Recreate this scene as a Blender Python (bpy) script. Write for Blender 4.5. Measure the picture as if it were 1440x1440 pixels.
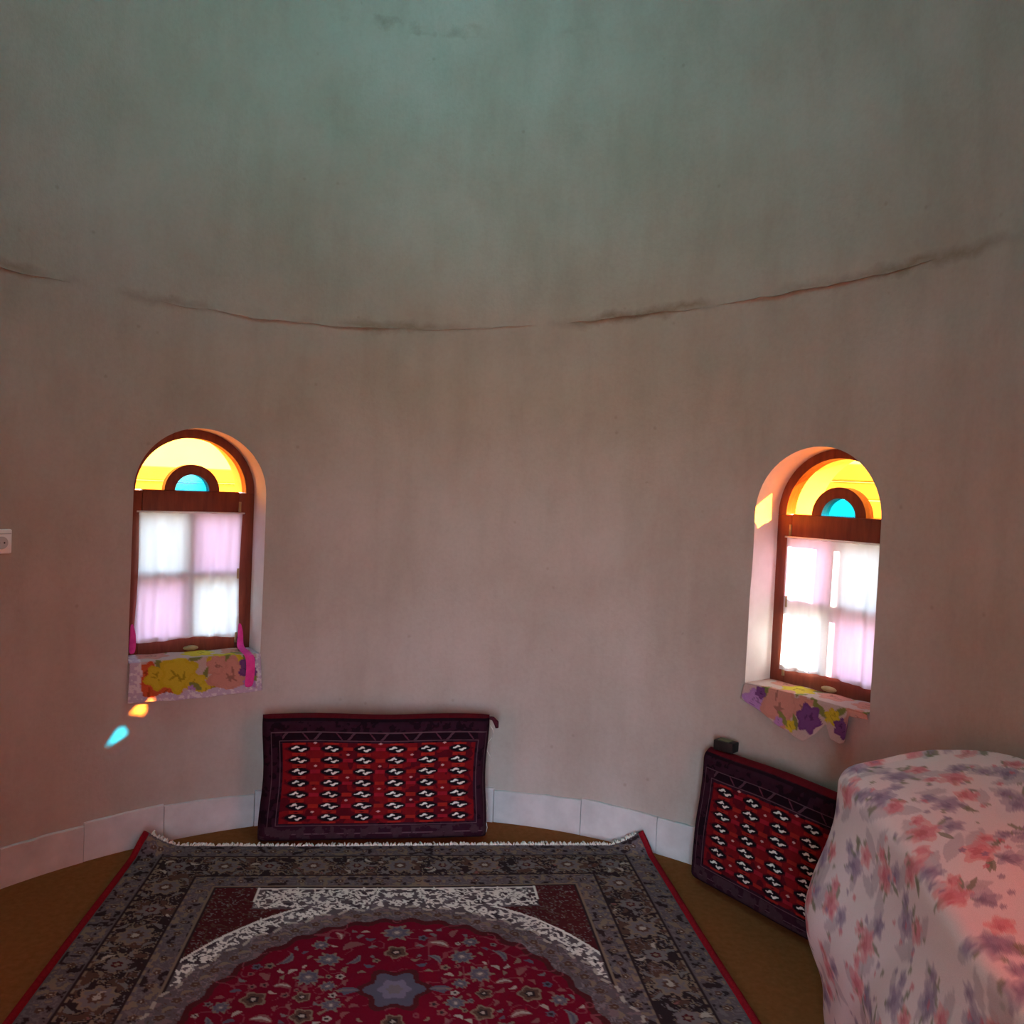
import bpy, bmesh, math, random
import numpy as np
from math import sin, cos, pi, radians, degrees, sqrt, atan2
from mathutils import Vector, Matrix, noise as mnoise

for o in list(bpy.data.objects):
    bpy.data.objects.remove(o, do_unlink=True)
SC = bpy.context.scene
COL = SC.collection
random.seed(7)
RNG = np.random.default_rng(7)

# ------------------------------------------------------------------ camera
FPX, PITCH, ROLL = 1200.0, radians(1.7), radians(2.5)
cam_d = bpy.data.cameras.new('camera')
cam_d.sensor_width = 36.0
cam_d.lens = 36.0 * FPX / 1440.0
cam_d.clip_start = 0.02
cam = bpy.data.objects.new('camera', cam_d)
COL.objects.link(cam)
cam.matrix_world = (Matrix.Translation((0, 0, 1.5)) @ Matrix.Rotation(pi / 2 - PITCH, 4, 'X')
                    @ Matrix.Rotation(ROLL, 4, 'Z'))
SC.camera = cam

# ------------------------------------------------------------------ sky, sun, exposure
SKY = 3.0
SUN = 15.0
EXPOSURE = 3.2
world = bpy.data.worlds.new('world')
SC.world = world
world.use_nodes = True
bgn = world.node_tree.nodes['Background']
bgn.inputs[0].default_value = (0.66, 0.85, 1.06, 1)
bgn.inputs[1].default_value = SKY
sun_d = bpy.data.lights.new('sun', 'SUN')
sun_d.energy = SUN
sun_d.angle = radians(0.53)
sun_d.color = (1.0, 0.93, 0.80)
sun = bpy.data.objects.new('sun', sun_d)
COL.objects.link(sun)
SUN_DIR = Vector((-0.938, 0.025, -0.347))
sun.rotation_euler = SUN_DIR.to_track_quat('-Z', 'Y').to_euler()
sun.location = (6, 0, 6)
vs = SC.view_settings
vs.view_transform = 'Standard'
vs.look = 'None'
vs.exposure = EXPOSURE
vs.gamma = 1.0
vs.use_curve_mapping = False

# ------------------------------------------------------------------ room constants
CX, CY, R = -0.28, 2.05, 1.75
THICK = 0.432
PASS_L = 1.45          # length of the added passage beyond the wall
OCULUS = 0.30
SHIFT = 0.72           # crown sheared off centre so the added skylight favours the back of the dome
DOOR_T = radians(181.5)     # direction the added passage runs out, aiming the door light
DOOR_P = (0.0, 0.32)        # middle of its mouth on the inner wall face
DOOR_HW = 0.43
WIN = [  # theta, sill height, half width, springing height above sill
    (radians(-34.6), 0.740, 0.262, 0.680),
    (radians(52.6), 0.775, 0.258, 0.662),
    (radians(125.0), 0.980, 0.370, 0.820),
    (radians(-123.0), 0.760, 0.262, 0.680),
]


def polar(t, r, z=0.0):
    return Vector((CX + r * sin(t), CY + r * cos(t), z))


LEDGE_T = np.radians([-180, -90, -65, -20, 0, 15, 30, 45, 70, 120, 180])
LEDGE_Z = np.array([2.22, 2.19, 2.18, 2.165, 2.19, 2.22, 2.255, 2.28, 2.29, 2.25, 2.22])


def ledge(t):
    t = (t + pi) % (2 * pi) - pi
    return float(np.interp(t, LEDGE_T, LEDGE_Z))


# portals so the sky light that enters the openings is sampled well
def portal(loc, rot_mat, sx, sy):
    d = bpy.data.lights.new('daylight_portal', 'AREA')
    d.shape = 'RECTANGLE'
    d.size, d.size_y = sx, sy
    d.cycles.is_portal = True
    o = bpy.data.objects.new('daylight_portal', d)
    COL.objects.link(o)
    o.matrix_world = Matrix.Translation(loc) @ rot_mat
    return o


def facing(direction):
    return Vector(direction).to_track_quat('-Z', 'Y').to_matrix().to_4x4()


for (t, z0, hw, sp) in WIN:
    n = Vector((sin(t), cos(t), 0))
    portal(polar(t, R + THICK + 0.02, z0 + (sp + hw) / 2), facing(-n), 2 * hw, sp + hw)
nd = Vector((sin(DOOR_T), cos(DOOR_T), 0))
portal(Vector((DOOR_P[0], DOOR_P[1], 1.0)) + nd * (THICK + PASS_L + 0.02), facing(-nd), 2 * DOOR_HW, 2.0)
portal((CX, CY + SHIFT, 4.30), facing((0, 0, -1)), 1.1, 1.1)


# ------------------------------------------------------------------ helpers
def link(o, parent=None):
    COL.objects.link(o)
    if parent is not None:
        o.parent = parent
    return o


def tag(o, label=None, cat=None, group=None, kind=None):
    if label: o['label'] = label
    if cat: o['category'] = cat
    if group: o['group'] = group
    if kind: o['kind'] = kind
    return o


def empty(name, loc=(0, 0, 0), rz=0.0):
    o = bpy.data.objects.new(name, None)
    o.empty_display_size = 0.1
    o.location = loc
    o.rotation_euler = (0, 0, rz)
    return link(o)


def mesh_obj(name, verts, faces, mat, parent=None, smooth=True, angle=None, colors=None):
    me = bpy.data.meshes.new(name)
    me.from_pydata([tuple(v) for v in verts], [], faces)
    me.update()
    return finish(name, me, mat, parent, smooth, angle, colors)


def finish(name, me, mat, parent=None, smooth=True, angle=None, colors=None):
    if smooth:
        me.polygons.foreach_set('use_smooth', np.ones(len(me.polygons), dtype=bool))
        if angle:
            me.set_sharp_from_angle(angle=radians(angle))
    if colors is not None:
        at = me.color_attributes.new('pattern', 'FLOAT_COLOR', 'POINT')
        c = np.ones((len(me.vertices), 4), dtype=np.float32)
        c[:, :3] = colors
        at.data.foreach_set('color', c.ravel())
    if mat is not None:
        me.materials.append(mat)
    o = bpy.data.objects.new(name, me)
    return link(o, parent)


def bm_obj(name, bm, mat, parent=None, smooth=True, angle=35):
    me = bpy.data.meshes.new(name)
    bmesh.ops.recalc_face_normals(bm, faces=bm.faces)
    bm.to_mesh(me)
    bm.free()
    return finish(name, me, mat, parent, smooth, angle)


def box(name, x0, x1, y0, y1, z0, z1, mat, parent=None, bevel=0.004, seg=2):
    bm = bmesh.new()
    bmesh.ops.create_cube(bm, size=1.0)
    for v in bm.verts:
        v.co = Vector((x0 + (v.co.x + .5) * (x1 - x0), y0 + (v.co.y + .5) * (y1 - y0), z0 + (v.co.z + .5) * (z1 - z0)))
    if bevel:
        bmesh.ops.bevel(bm, geom=list(bm.edges), offset=bevel, segments=seg, affect='EDGES', profile=0.5)
    return bm_obj(name, bm, mat, parent)


def grid_faces(nu, nv, off=0, wrap_u=False):
    f = []
    for j in range(nv - 1):
        for i in range(nu if wrap_u else nu - 1):
            a = off + j * nu + i
            b = off + j * nu + (i + 1) % nu
            f.append((a, b, b + nu, a + nu))
    return f


def prism(name, pts, y0, y1, mat, parent=None, bevel=0.0, angle=30):
    """closed outline in x/z extruded from y0 to y1"""
    bm = bmesh.new()
    a = [bm.verts.new((p[0], y0, p[1])) for p in pts]
    b = [bm.verts.new((p[0], y1, p[1])) for p in pts]
    n = len(pts)
    bm.faces.new(a)
    bm.faces.new(b[::-1])
    for i in range(n):
        bm.faces.new((a[i], b[i], b[(i + 1) % n], a[(i + 1) % n]))
    if bevel:
        bmesh.ops.recalc_face_normals(bm, faces=bm.faces)
        ed = [e for e in bm.edges if len(e.link_faces) == 2 and e.calc_face_angle(0) > radians(50)]
        bmesh.ops.bevel(bm, geom=ed, offset=bevel, segments=2, affect='EDGES', profile=0.5)
    return bm_obj(name, bm, mat, parent, angle=angle)


def half_ring(name, r0, r1, zc, y0, y1, mat, parent=None, n=40):
    """half ring (r0 inner, r1 outer) standing on zc"""
    bm = bmesh.new()
    rows = []
    for i in range(n + 1):
        a = pi * i / n
        rows.append([bm.verts.new((r * cos(a), y, zc + r * sin(a))) for r, y in ((r0, y0), (r1, y0), (r1, y1), (r0, y1))])
    for i in range(n):
        for k in range(4):
            bm.faces.new((rows[i][k], rows[i][(k + 1) % 4], rows[i + 1][(k + 1) % 4], rows[i + 1][k]))
    bm.faces.new(rows[0][::-1])
    bm.faces.new(rows[-1])
    return bm_obj(name, bm, mat, parent)


def tube(name, pts, rad, mat, parent=None, seg=8):
    pts = [Vector(p) for p in pts]
    rad = rad if hasattr(rad, '__len__') else [rad] * len(pts)
    verts, faces = [], []
    for i, p in enumerate(pts):
        d = (pts[min(i + 1, len(pts) - 1)] - pts[max(i - 1, 0)]).normalized()
        up = Vector((0, 0, 1)) if abs(d.z) < 0.9 else Vector((1, 0, 0))
        a = d.cross(up).normalized()
        b = a.cross(d)
        for k in range(seg):
            an = 2 * pi * k / seg
            verts.append(p + (a * cos(an) + b * sin(an)) * rad[i])
    faces = grid_faces(seg, len(pts), 0, True)
    faces.append(tuple(range(seg))[::-1])
    faces.append(tuple((len(pts) - 1) * seg + k for k in range(seg)))
    return mesh_obj(name, verts, faces, mat, parent)


# ------------------------------------------------------------------ materials
def newmat(name):
    m = bpy.data.materials.new(name)
    m.use_nodes = True
    nt = m.node_tree
    return m, nt, nt.nodes['Principled BSDF'], nt.nodes['Material Output']


def node(nt, typ, **kw):
    n = nt.nodes.new(typ)
    for k, v in kw.items():
        setattr(n, k, v)
    return n


def noise_tex(nt, scale, detail=4, rough=0.55, vec=None, dist=0.0):
    n = node(nt, 'ShaderNodeTexNoise')
    n.inputs['Scale'].default_value = scale
    n.inputs['Detail'].default_value = detail
    n.inputs['Roughness'].default_value = rough
    n.inputs['Distortion'].default_value = dist
    if vec is not None:
        nt.links.new(vec, n.inputs['Vector'])
    return n


def ramp(nt, fac, stops):
    r = node(nt, 'ShaderNodeValToRGB')
    els = r.color_ramp.elements
    while len(els) < len(stops):
        els.new(0.5)
    for e, (p, c) in zip(els, stops):
        e.position = p
        e.color = (*c, 1) if len(c) == 3 else c
    nt.links.new(fac, r.inputs[0])
    return r


def mixc(nt, fac, a, b, mode='MIX'):
    m = node(nt, 'ShaderNodeMix', data_type='RGBA', blend_type=mode)
    for sock, v in ((m.inputs[0], fac), (m.inputs[6], a), (m.inputs[7], b)):
        if hasattr(v, 'is_linked') or hasattr(v, 'links'):
            nt.links.new(v, sock)
        elif isinstance(v, (int, float)):
            sock.default_value = v
        else:
            sock.default_value = (*v, 1)
    return m.outputs[2]


def mathn(nt, op, a, b=None, c=None):
    m = node(nt, 'ShaderNodeMath', operation=op)
    for i, v in enumerate((a, b, c)):
        if v is None: continue
        if isinstance(v, (int, float)):
            m.inputs[i].default_value = v
        else:
            nt.links.new(v, m.inputs[i])
    return m.outputs[0]


def scaled_pos(nt, s):
    tc = node(nt, 'ShaderNodeTexCoord')
    mp = node(nt, 'ShaderNodeMapping')
    mp.inputs['Scale'].default_value = s
    nt.links.new(tc.outputs['Object'], mp.inputs['Vector'])
    return mp.outputs['Vector']


def bump(nt, bsdf, h, strength, dist=0.01):
    b = node(nt, 'ShaderNodeBump')
    b.inputs['Strength'].default_value = strength
    b.inputs['Distance'].default_value = dist
    nt.links.new(h, b.inputs['Height'])
    nt.links.new(b.outputs[0], bsdf.inputs['Normal'])


def plaster_material():
    m, nt, bs, out = newmat('mud_plaster')
    L = nt.links
    p = scaled_pos(nt, (1, 1, 1))
    pv = scaled_pos(nt, (1, 1, 0.22))
    big = noise_tex(nt, 1.6, 5, 0.6, p)
    streak = noise_tex(nt, 7.0, 5, 0.6, pv)
    fine = noise_tex(nt, 60.0, 4, 0.6, p)
    c1 = ramp(nt, big.outputs[0], [(0.30, (0.385, 0.345, 0.305)), (0.70, (0.470, 0.435, 0.400))])
    c2 = ramp(nt, streak.outputs[0], [(0.25, (0.90, 0.885, 0.87)), (0.55, (1.0, 1.0, 1.0))])
    c3 = ramp(nt, fine.outputs[0], [(0.30, (0.95, 0.945, 0.94)), (0.60, (1.0, 1.0, 1.0))])
    col = mixc(nt, 1.0, c1.outputs[0], c2.outputs[0], 'MULTIPLY')
    col = mixc(nt, 1.0, col, c3.outputs[0], 'MULTIPLY')
    # dark, patchy brown band along the ragged plaster joint
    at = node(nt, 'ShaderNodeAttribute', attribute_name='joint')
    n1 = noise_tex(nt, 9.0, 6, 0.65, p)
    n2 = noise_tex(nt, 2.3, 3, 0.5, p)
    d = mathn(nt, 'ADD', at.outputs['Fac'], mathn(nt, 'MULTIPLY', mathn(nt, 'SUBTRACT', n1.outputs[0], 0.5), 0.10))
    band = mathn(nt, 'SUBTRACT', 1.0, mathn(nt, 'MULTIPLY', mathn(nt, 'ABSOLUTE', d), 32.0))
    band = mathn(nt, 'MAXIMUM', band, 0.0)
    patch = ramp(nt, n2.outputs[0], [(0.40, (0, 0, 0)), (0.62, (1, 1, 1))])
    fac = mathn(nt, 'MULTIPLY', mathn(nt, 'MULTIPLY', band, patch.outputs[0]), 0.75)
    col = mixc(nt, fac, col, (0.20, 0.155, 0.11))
    # pits
    vor = node(nt, 'ShaderNodeTexVoronoi')
    vor.inputs['Scale'].default_value = 9.0
    L.new(p, vor.inputs['Vector'])
    pit = ramp(nt, vor.outputs['Distance'], [(0.03, (1, 1, 1)), (0.09, (0, 0, 0))])
    pm = mathn(nt, 'MULTIPLY', pit.outputs[0], mathn(nt, 'GREATER_THAN', n2.outputs[0], 0.52))
    col = mixc(nt, mathn(nt, 'MULTIPLY', pm, 0.35), col, (0.24, 0.20, 0.15))
    L.new(col, bs.inputs['Base Color'])
    bs.inputs['Roughness'].default_value = 0.95
    bs.inputs['Specular IOR Level'].default_value = 0.1
    h = mathn(nt, 'ADD', mathn(nt, 'MULTIPLY', streak.outputs[0], 0.6), mathn(nt, 'MULTIPLY', fine.outputs[0], 0.3))
    bump(nt, bs, h, 0.35, 0.01)
    return m


def noise_material(name, c0, c1, scale, rough=0.85, bump_s=0.15, spec=0.2, stretch=(1, 1, 1)):
    m, nt, bs, out = newmat(name)
    n = noise_tex(nt, scale, 5, 0.6, scaled_pos(nt, stretch))
    r = ramp(nt, n.outputs[0], [(0.3, c0), (0.7, c1)])
    nt.links.new(r.outputs[0], bs.inputs['Base Color'])
    bs.inputs['Roughness'].default_value = rough
    bs.inputs['Specular IOR Level'].default_value = spec
    if bump_s:
        bump(nt, bs, n.outputs[0], bump_s, 0.004)
    return m


def pattern_material(name, rough=0.95, weave=900.0, bump_s=0.3, spec=0.05, translucent=0.0):
    m, nt, bs, out = newmat(name)
    at = node(nt, 'ShaderNodeAttribute', attribute_name='pattern')
    n = noise_tex(nt, weave, 2, 0.6, scaled_pos(nt, (1, 1, 1)))
    v = ramp(nt, n.outputs[0], [(0.3, (0.82, 0.82, 0.82)), (0.7, (1.05, 1.05, 1.05))])
    c = mixc(nt, 1.0, at.outputs['Color'], v.outputs[0], 'MULTIPLY')
    nt.links.new(c, bs.inputs['Base Color'])
    bs.inputs['Roughness'].default_value = rough
    bs.inputs['Specular IOR Level'].default_value = spec
    bump(nt, bs, n.outputs[0], bump_s, 0.002)
    if translucent:
        tr = node(nt, 'ShaderNodeBsdfTranslucent')
        nt.links.new(c, tr.inputs['Color'])
        mx = node(nt, 'ShaderNodeMixShader')
        mx.inputs[0].default_value = translucent
        nt.links.new(bs.outputs[0], mx.inputs[1])
        nt.links.new(tr.outputs[0], mx.inputs[2])
        nt.links.new(mx.outputs[0], out.inputs['Surface'])
    return m


def glass_material(name, color):
    m, nt, bs, out = newmat(name)
    nt.nodes.remove(bs)
    tr = node(nt, 'ShaderNodeBsdfTransparent')
    # slight streaks in the hand-made glass
    n = noise_tex(nt, 6.0, 2, 0.5, scaled_pos(nt, (1, 1, 1)))
    lo = tuple(c * 0.94 for c in color)
    r = ramp(nt, n.outputs[0], [(0.35, lo), (0.65, color)])
    nt.links.new(r.outputs[0], tr.inputs['Color'])
    gl = node(nt, 'ShaderNodeBsdfGlossy')
    gl.inputs['Roughness'].default_value = 0.08
    mx = node(nt, 'ShaderNodeMixShader')
    mx.inputs[0].default_value = 0.04
    nt.links.new(tr.outputs[0], mx.inputs[1])
    nt.links.new(gl.outputs[0], mx.inputs[2])
    nt.links.new(mx.outputs[0], out.inputs['Surface'])
    return m


def sheer_material(name, tint=(0.62, 0.62, 0.63), open_=0.0):
    m, nt, bs, out = newmat(name)
    nt.nodes.remove(bs)
    n = noise_tex(nt, 22.0, 3, 0.5, scaled_pos(nt, (1, 1, 0.15)))
    r = ramp(nt, n.outputs[0], [(0.3, tuple(0.88 * c for c in tint)), (0.65, tint)])
    df = node(nt, 'ShaderNodeBsdfDiffuse')
    tl = node(nt, 'ShaderNodeBsdfTranslucent')
    tp = node(nt, 'ShaderNodeBsdfTransparent')
    for s in (df, tl):
        nt.links.new(r.outputs[0], s.inputs['Color'])
    a = node(nt, 'ShaderNodeMixShader')
    a.inputs[0].default_value = 0.225
    nt.links.new(df.outputs[0], a.inputs[1])
    nt.links.new(tl.outputs[0], a.inputs[2])
    b = node(nt, 'ShaderNodeMixShader')
    b.inputs[0].default_value = open_
    nt.links.new(a.outputs[0], b.inputs[1])
    nt.links.new(tp.outputs[0], b.inputs[2])
    nt.links.new(b.outputs[0], out.inputs['Surface'])
    return m


M_PLASTER = plaster_material()
M_SKIRT = noise_material('white_plaster', (0.46, 0.47, 0.48), (0.60, 0.61, 0.62), 9, 0.8, 0.25)
M_REVEAL = noise_material('brightened_reveal', (0.60, 0.58, 0.55), (0.70, 0.68, 0.65), 8, 0.9, 0.2, 0.1)  # reveals paler than the wall, the bright jamb light put into their colour
M_FLOOR = noise_material('brown_felt', (0.190, 0.070, 0.024), (0.250, 0.098, 0.036), 45, 1.0, 0.3, 0.02)
M_WOOD = noise_material('dark_red_wood', (0.130, 0.026, 0.014), (0.215, 0.050, 0.024), 14, 0.55, 0.15, 0.35, (4, 4, 0.5))
M_BRASS = noise_material('dull_brass', (0.30, 0.22, 0.10), (0.42, 0.32, 0.16), 40, 0.45, 0.05, 0.5)
M_ORANGE = glass_material('orange_glass', (0.99, 0.50, 0.15))
M_BLUE = glass_material('blue_glass', (0.05, 0.48, 0.62))
M_PINK = glass_material('pink_glass', (0.97, 0.76, 0.88))
M_CLEAR = glass_material('clear_glass', (0.96, 0.98, 0.97))
M_RED = glass_material('red_glass', (0.86, 0.21, 0.18))
M_WINE = glass_material('wine_red_glass', (0.55, 0.13, 0.11))
M_TEAL = glass_material('teal_glass', (0.46, 0.86, 0.81))
M_SHEER = sheer_material('sheer_white_voile')
M_MAGENTA = noise_material('magenta_ribbon', (0.62, 0.03, 0.25), (0.75, 0.06, 0.34), 40, 0.6, 0.1)
M_RUG = pattern_material('rug_wool')
M_TURK = pattern_material('turkmen_wool')
M_SHEET = pattern_material('floral_sheet', 0.9, 700, 0.15)
M_VINYL = pattern_material('floral_sill_cloth', 0.7, 500, 0.1, 0.2, 0.25)
M_REDWOOL = noise_material('red_selvedge', (0.17, 0.007, 0.013), (0.25, 0.012, 0.020), 120, 0.95, 0.5, 0.02)
M_FRINGE = noise_material('cotton_fringe', (0.62, 0.58, 0.52), (0.80, 0.77, 0.72), 200, 0.95, 0.2, 0.02)
M_DARKWOOL = noise_material('dark_tassel_wool', (0.04, 0.008, 0.015), (0.09, 0.02, 0.03), 200, 0.95, 0.3, 0.02)
M_PLASTIC = noise_material('white_plastic', (0.80, 0.80, 0.80), (0.84, 0.84, 0.84), 8, 0.35, 0.0, 0.5)
M_BLACK = noise_material('black_plastic', (0.010, 0.010, 0.010), (0.016, 0.016, 0.016), 30, 0.5, 0.0, 0.3)
M_OLIVE = noise_material('olive_card', (0.12, 0.12, 0.06), (0.17, 0.17, 0.09), 60, 0.6, 0.0, 0.3)
M_EARTH = noise_material('sandy_earth', (0.24, 0.19, 0.13), (0.31, 0.25, 0.175), 1.5, 1.0, 0.3, 0.05)
M_BRICK = noise_material('mud_brick', (0.44, 0.34, 0.23), (0.56, 0.45, 0.31), 3.0, 0.95, 0.3, 0.05)  # mud brick's own colour, for yard walls and threshold


# ------------------------------------------------------------------ room shell
def ring_mesh(name, prof_fn, nt, mat):
    """closed ring: prof_fn(theta) -> list of (r, z) closed profile"""
    verts, faces = [], []
    n = None
    for i in range(nt):
        t = 2 * pi * i / nt - pi
        pr = prof_fn(t)
        n = len(pr)
        for (r, z) in pr:
            verts.append(polar(t, r, z))
    for i in range(nt):
        j = (i + 1) % nt
        for k in range(n):
            l = (k + 1) % n
            faces.append((i * n + k, j * n + k, j * n + l, i * n + l))
    o = mesh_obj(name, verts, faces, mat, smooth=False)
    me = o.data
    bm = bmesh.new()
    bm.from_mesh(me)
    bmesh.ops.recalc_face_normals(bm, faces=bm.faces)
    bm.to_mesh(me)
    bm.free()
    return o


def wob(t, z, s=1.0):
    p = Vector((sin(t) * 2.2, cos(t) * 2.2, z * 1.4))
    return s * (mnoise.noise(p * 1.3) * 0.010 + mnoise.noise(p * 4.1 + Vector((5, 1, 2))) * 0.003)


def jag(t):
    return mnoise.noise(Vector((sin(t) * 14, cos(t) * 14, 3.3))) * 0.012 + mnoise.noise(Vector((sin(t) * 40, cos(t) * 40, 9.1))) * 0.006


NZ = 46


def wall_profile(t):
    h = ledge(t) + jag(t)
    p = [(R + wob(t, h * k / NZ), h * k / NZ - (0.02 if k == 0 else 0)) for k in range(NZ + 1)]
    p += [(R + THICK, h), (R + THICK, -0.02)]
    return p


def dome_r(z, h):
    q = min(max((z - h) / (4.20 - h), 0.0), 1.0)
    return R * (1 - q ** 2.15) ** 0.5


def dome_profile(t):
    h = ledge(t) + jag(t)
    lip = 0.004 + 0.010 * mnoise.noise(Vector((sin(t) * 6, cos(t) * 6, 1.7)))
    zt = 4.13
    inner = []
    for k in range(41):
        z = h + (zt - h) * k / 40
        r = max(dome_r(z, h), OCULUS)
        l = lip * max(0.0, 1 - k / 5.0)
        inner.append((r - l + wob(t, z) * (1 if k < 34 else 0), z - (0.006 if k == 0 else 0)))
    outer = [(OCULUS, 4.20), (OCULUS + 0.24, 4.22)]
    for k in range(8, -1, -1):
        z = h + (zt - h) * k / 8
        outer.append((max(dome_r(z, h), OCULUS) + 0.36 - 0.1 * k / 8, z + (0.02 if k == 0 else 0.1 * k / 8)))
    return inner + outer


def set_joint(o, offset_fn):
    me = o.data
    co = np.empty(len(me.vertices) * 3)
    me.vertices.foreach_get('co', co)
    co = co.reshape(-1, 3)
    vals = np.array([offset_fn(x, y, z) for x, y, z in co], dtype=np.float32)
    at = me.attributes.get('joint') or me.attributes.new('joint', 'FLOAT', 'POINT')
    at.data.foreach_set('value', vals)


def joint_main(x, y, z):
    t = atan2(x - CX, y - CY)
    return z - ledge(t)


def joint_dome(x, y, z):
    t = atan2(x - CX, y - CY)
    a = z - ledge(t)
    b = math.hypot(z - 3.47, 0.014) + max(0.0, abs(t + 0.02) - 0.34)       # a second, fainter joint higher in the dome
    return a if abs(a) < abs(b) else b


wall = ring_mesh('wall_round', wall_profile, 300, M_PLASTER)


def arch_outline(hw, sp, z0, n=28):
    pts = [(-hw, z0), (hw, z0)]
    for i in range(n + 1):
        a = pi * i / n
        pts.append((hw * cos(a), z0 + sp + hw * sin(a)))
    return pts


cutters = []
for (t, z0, hw, sp) in WIN:
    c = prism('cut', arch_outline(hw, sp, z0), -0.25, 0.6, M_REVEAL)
    c.location = polar(t, R)
    c.rotation_euler = (0, 0, -t)
    cutters.append(c)
c = prism('cut', arch_outline(DOOR_HW, 1.55, -0.2), -0.35, 0.75, M_PLASTER)
c.location = (*DOOR_P, 0)
c.rotation_euler = (0, 0, -DOOR_T)
cutters.append(c)
for c in cutters:
    md = wall.modifiers.new('cut', 'BOOLEAN')
    md.operation = 'DIFFERENCE'
    md.solver = 'EXACT'
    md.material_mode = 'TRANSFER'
    md.object = c
bpy.context.view_layer.update()
dg = bpy.context.evaluated_depsgraph_get()
nm = bpy.data.meshes.new_from_object(wall.evaluated_get(dg))
wall.modifiers.clear()
old = wall.data
wall.data = nm
bpy.data.meshes.remove(old)
for c in cutters:
    m_ = c.data
    bpy.data.objects.remove(c, do_unlink=True)
    bpy.data.meshes.remove(m_)
wall.data.polygons.foreach_set('use_smooth', np.ones(len(wall.data.polygons), dtype=bool))
wall.data.set_sharp_from_angle(angle=radians(40))
if not wall.data.materials:
    wall.data.materials.append(M_PLASTER)
wall.name = 'wall_round'
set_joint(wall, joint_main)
tag(wall, 'round mud-plastered wall pierced by arched windows', 'wall', kind='structure')

dome = ring_mesh('ceiling', dome_profile, 240, M_PLASTER)
for v in dome.data.vertices:
    q_ = min(max((v.co.z - 2.3) / (4.13 - 2.3), 0.0), 1.0)
    v.co.y += SHIFT * q_ ** 1.6
dome.data.polygons.foreach_set('use_smooth', np.ones(len(dome.data.polygons), dtype=bool))
dome.data.set_sharp_from_angle(angle=radians(40))
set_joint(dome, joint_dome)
# added, unseen passage behind the camera, keeps door light off the side walls
pa = []
for dw in (0.0, 0.26):
    hw_ = DOOR_HW + dw
    pa.append([(-hw_, -0.03)] + [(-hw_ * cos(pi * i / 28), 1.55 + hw_ * sin(pi * i / 28)) for i in range(29)] + [(hw_, -0.03)])
Vp, Fp = [], []
for yy in (THICK - 0.06, THICK + PASS_L):
    for ol in pa:
        Vp += [(x, yy, z) for (x, z) in ol]
k_ = len(pa[0])
for i in range(k_ - 1):
    Fp += [(i, i + 1, 2 * k_ + i + 1, 2 * k_ + i), (k_ + i + 1, k_ + i, 3 * k_ + i, 3 * k_ + i + 1),
           (i + 1, i, k_ + i, k_ + i + 1), (2 * k_ + i, 2 * k_ + i + 1, 3 * k_ + i + 1, 3 * k_ + i)]
Fp += [(0, 2 * k_, 3 * k_, k_), (k_ - 1, 2 * k_ - 1, 4 * k_ - 1, 3 * k_ - 1)]
pas = mesh_obj('wall_added_passage', Vp, Fp, M_PLASTER, smooth=False)
pas.location = (*DOOR_P, 0)
pas.rotation_euler = (0, 0, -DOOR_T)
tag(pas, 'added unseen vaulted plaster passage narrowing the door light', 'wall', kind='structure')
tag(dome, 'plastered dome rising above the round wall', 'ceiling', kind='structure')

# floor
fv = [polar(2 * pi * i / 96, R + 0.05, 0) for i in range(96)]
fb = [polar(2 * pi * i / 96, R + 0.05, -0.03) for i in range(96)]
ff = [tuple(range(96))[::-1], tuple(range(96, 192))] + [(i, (i + 1) % 96, 96 + (i + 1) % 96, 96 + i) for i in range(96)]
floor = mesh_obj('floor', fv + fb, ff, M_FLOOR, smooth=False)
tag(floor, 'brown felt covering the round floor', 'floor', kind='structure')
thr = box('floor_threshold', -DOOR_HW + 0.005, DOOR_HW - 0.005, 0.07, THICK + PASS_L, -0.04, -0.001, M_BRICK, bevel=0)
thr.location = (*DOOR_P, 0)
thr.rotation_euler = (0, 0, -DOOR_T)
tag(thr, 'mud-brick threshold in the doorway', 'floor', kind='structure')

# baseboard: separate white plaster panels around the foot of the wall
bb = empty('baseboard_round')
tag(bb, 'white plaster baseboard panels along the foot of the wall', 'baseboard', kind='structure')
t = radians(-128)
while t < radians(132):
    w = radians(random.uniform(9.0, 14.5))
    ht = 0.150 + random.uniform(-0.010, 0.010)
    tilt = random.uniform(-0.006, 0.006)
    th = 0.013 + random.uniform(-0.003, 0.003)
    n = 8
    vv = []
    for i in range(n + 1):
        a = t + (w - radians(0.10)) * i / n
        z1 = ht + tilt * (i / n - 0.5) * 2 + mnoise.noise(Vector((a * 30, 0, 1))) * 0.004
        ro = R + 0.012
        vv += [polar(a, R - th, 0.0), polar(a, R - th, z1 - 0.003), polar(a, R - th + 0.004, z1), polar(a, ro, z1), polar(a, ro, 0.0)]
    fc = []
    for i in range(n):
        for k in range(5):
            fc.append((i * 5 + k, i * 5 + (k + 1) % 5, (i + 1) * 5 + (k + 1) % 5, (i + 1) * 5 + k))
    fc.append((0, 1, 2, 3, 4)[::-1])
    fc.append(tuple(n * 5 + k for k in range(5)))
    mesh_obj('panel', vv, fc, M_SKIRT, bb, smooth=True, angle=30)
    t += w

# added, unseen skylight of teal glass, tints the upper dome
sky = empty('window_5', (CX, CY + SHIFT, 4.13))
tag(sky, 'added unseen round teal skylight at the crown of the dome', 'skylight', kind='structure')
bm = bmesh.new()
bmesh.ops.create_cone(bm, cap_ends=True, segments=40, radius1=OCULUS + 0.012, radius2=OCULUS + 0.012, depth=0.006)
o = bm_obj('pane', bm, M_TEAL, sky)
o.location = (0, 0, 0.09)


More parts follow.
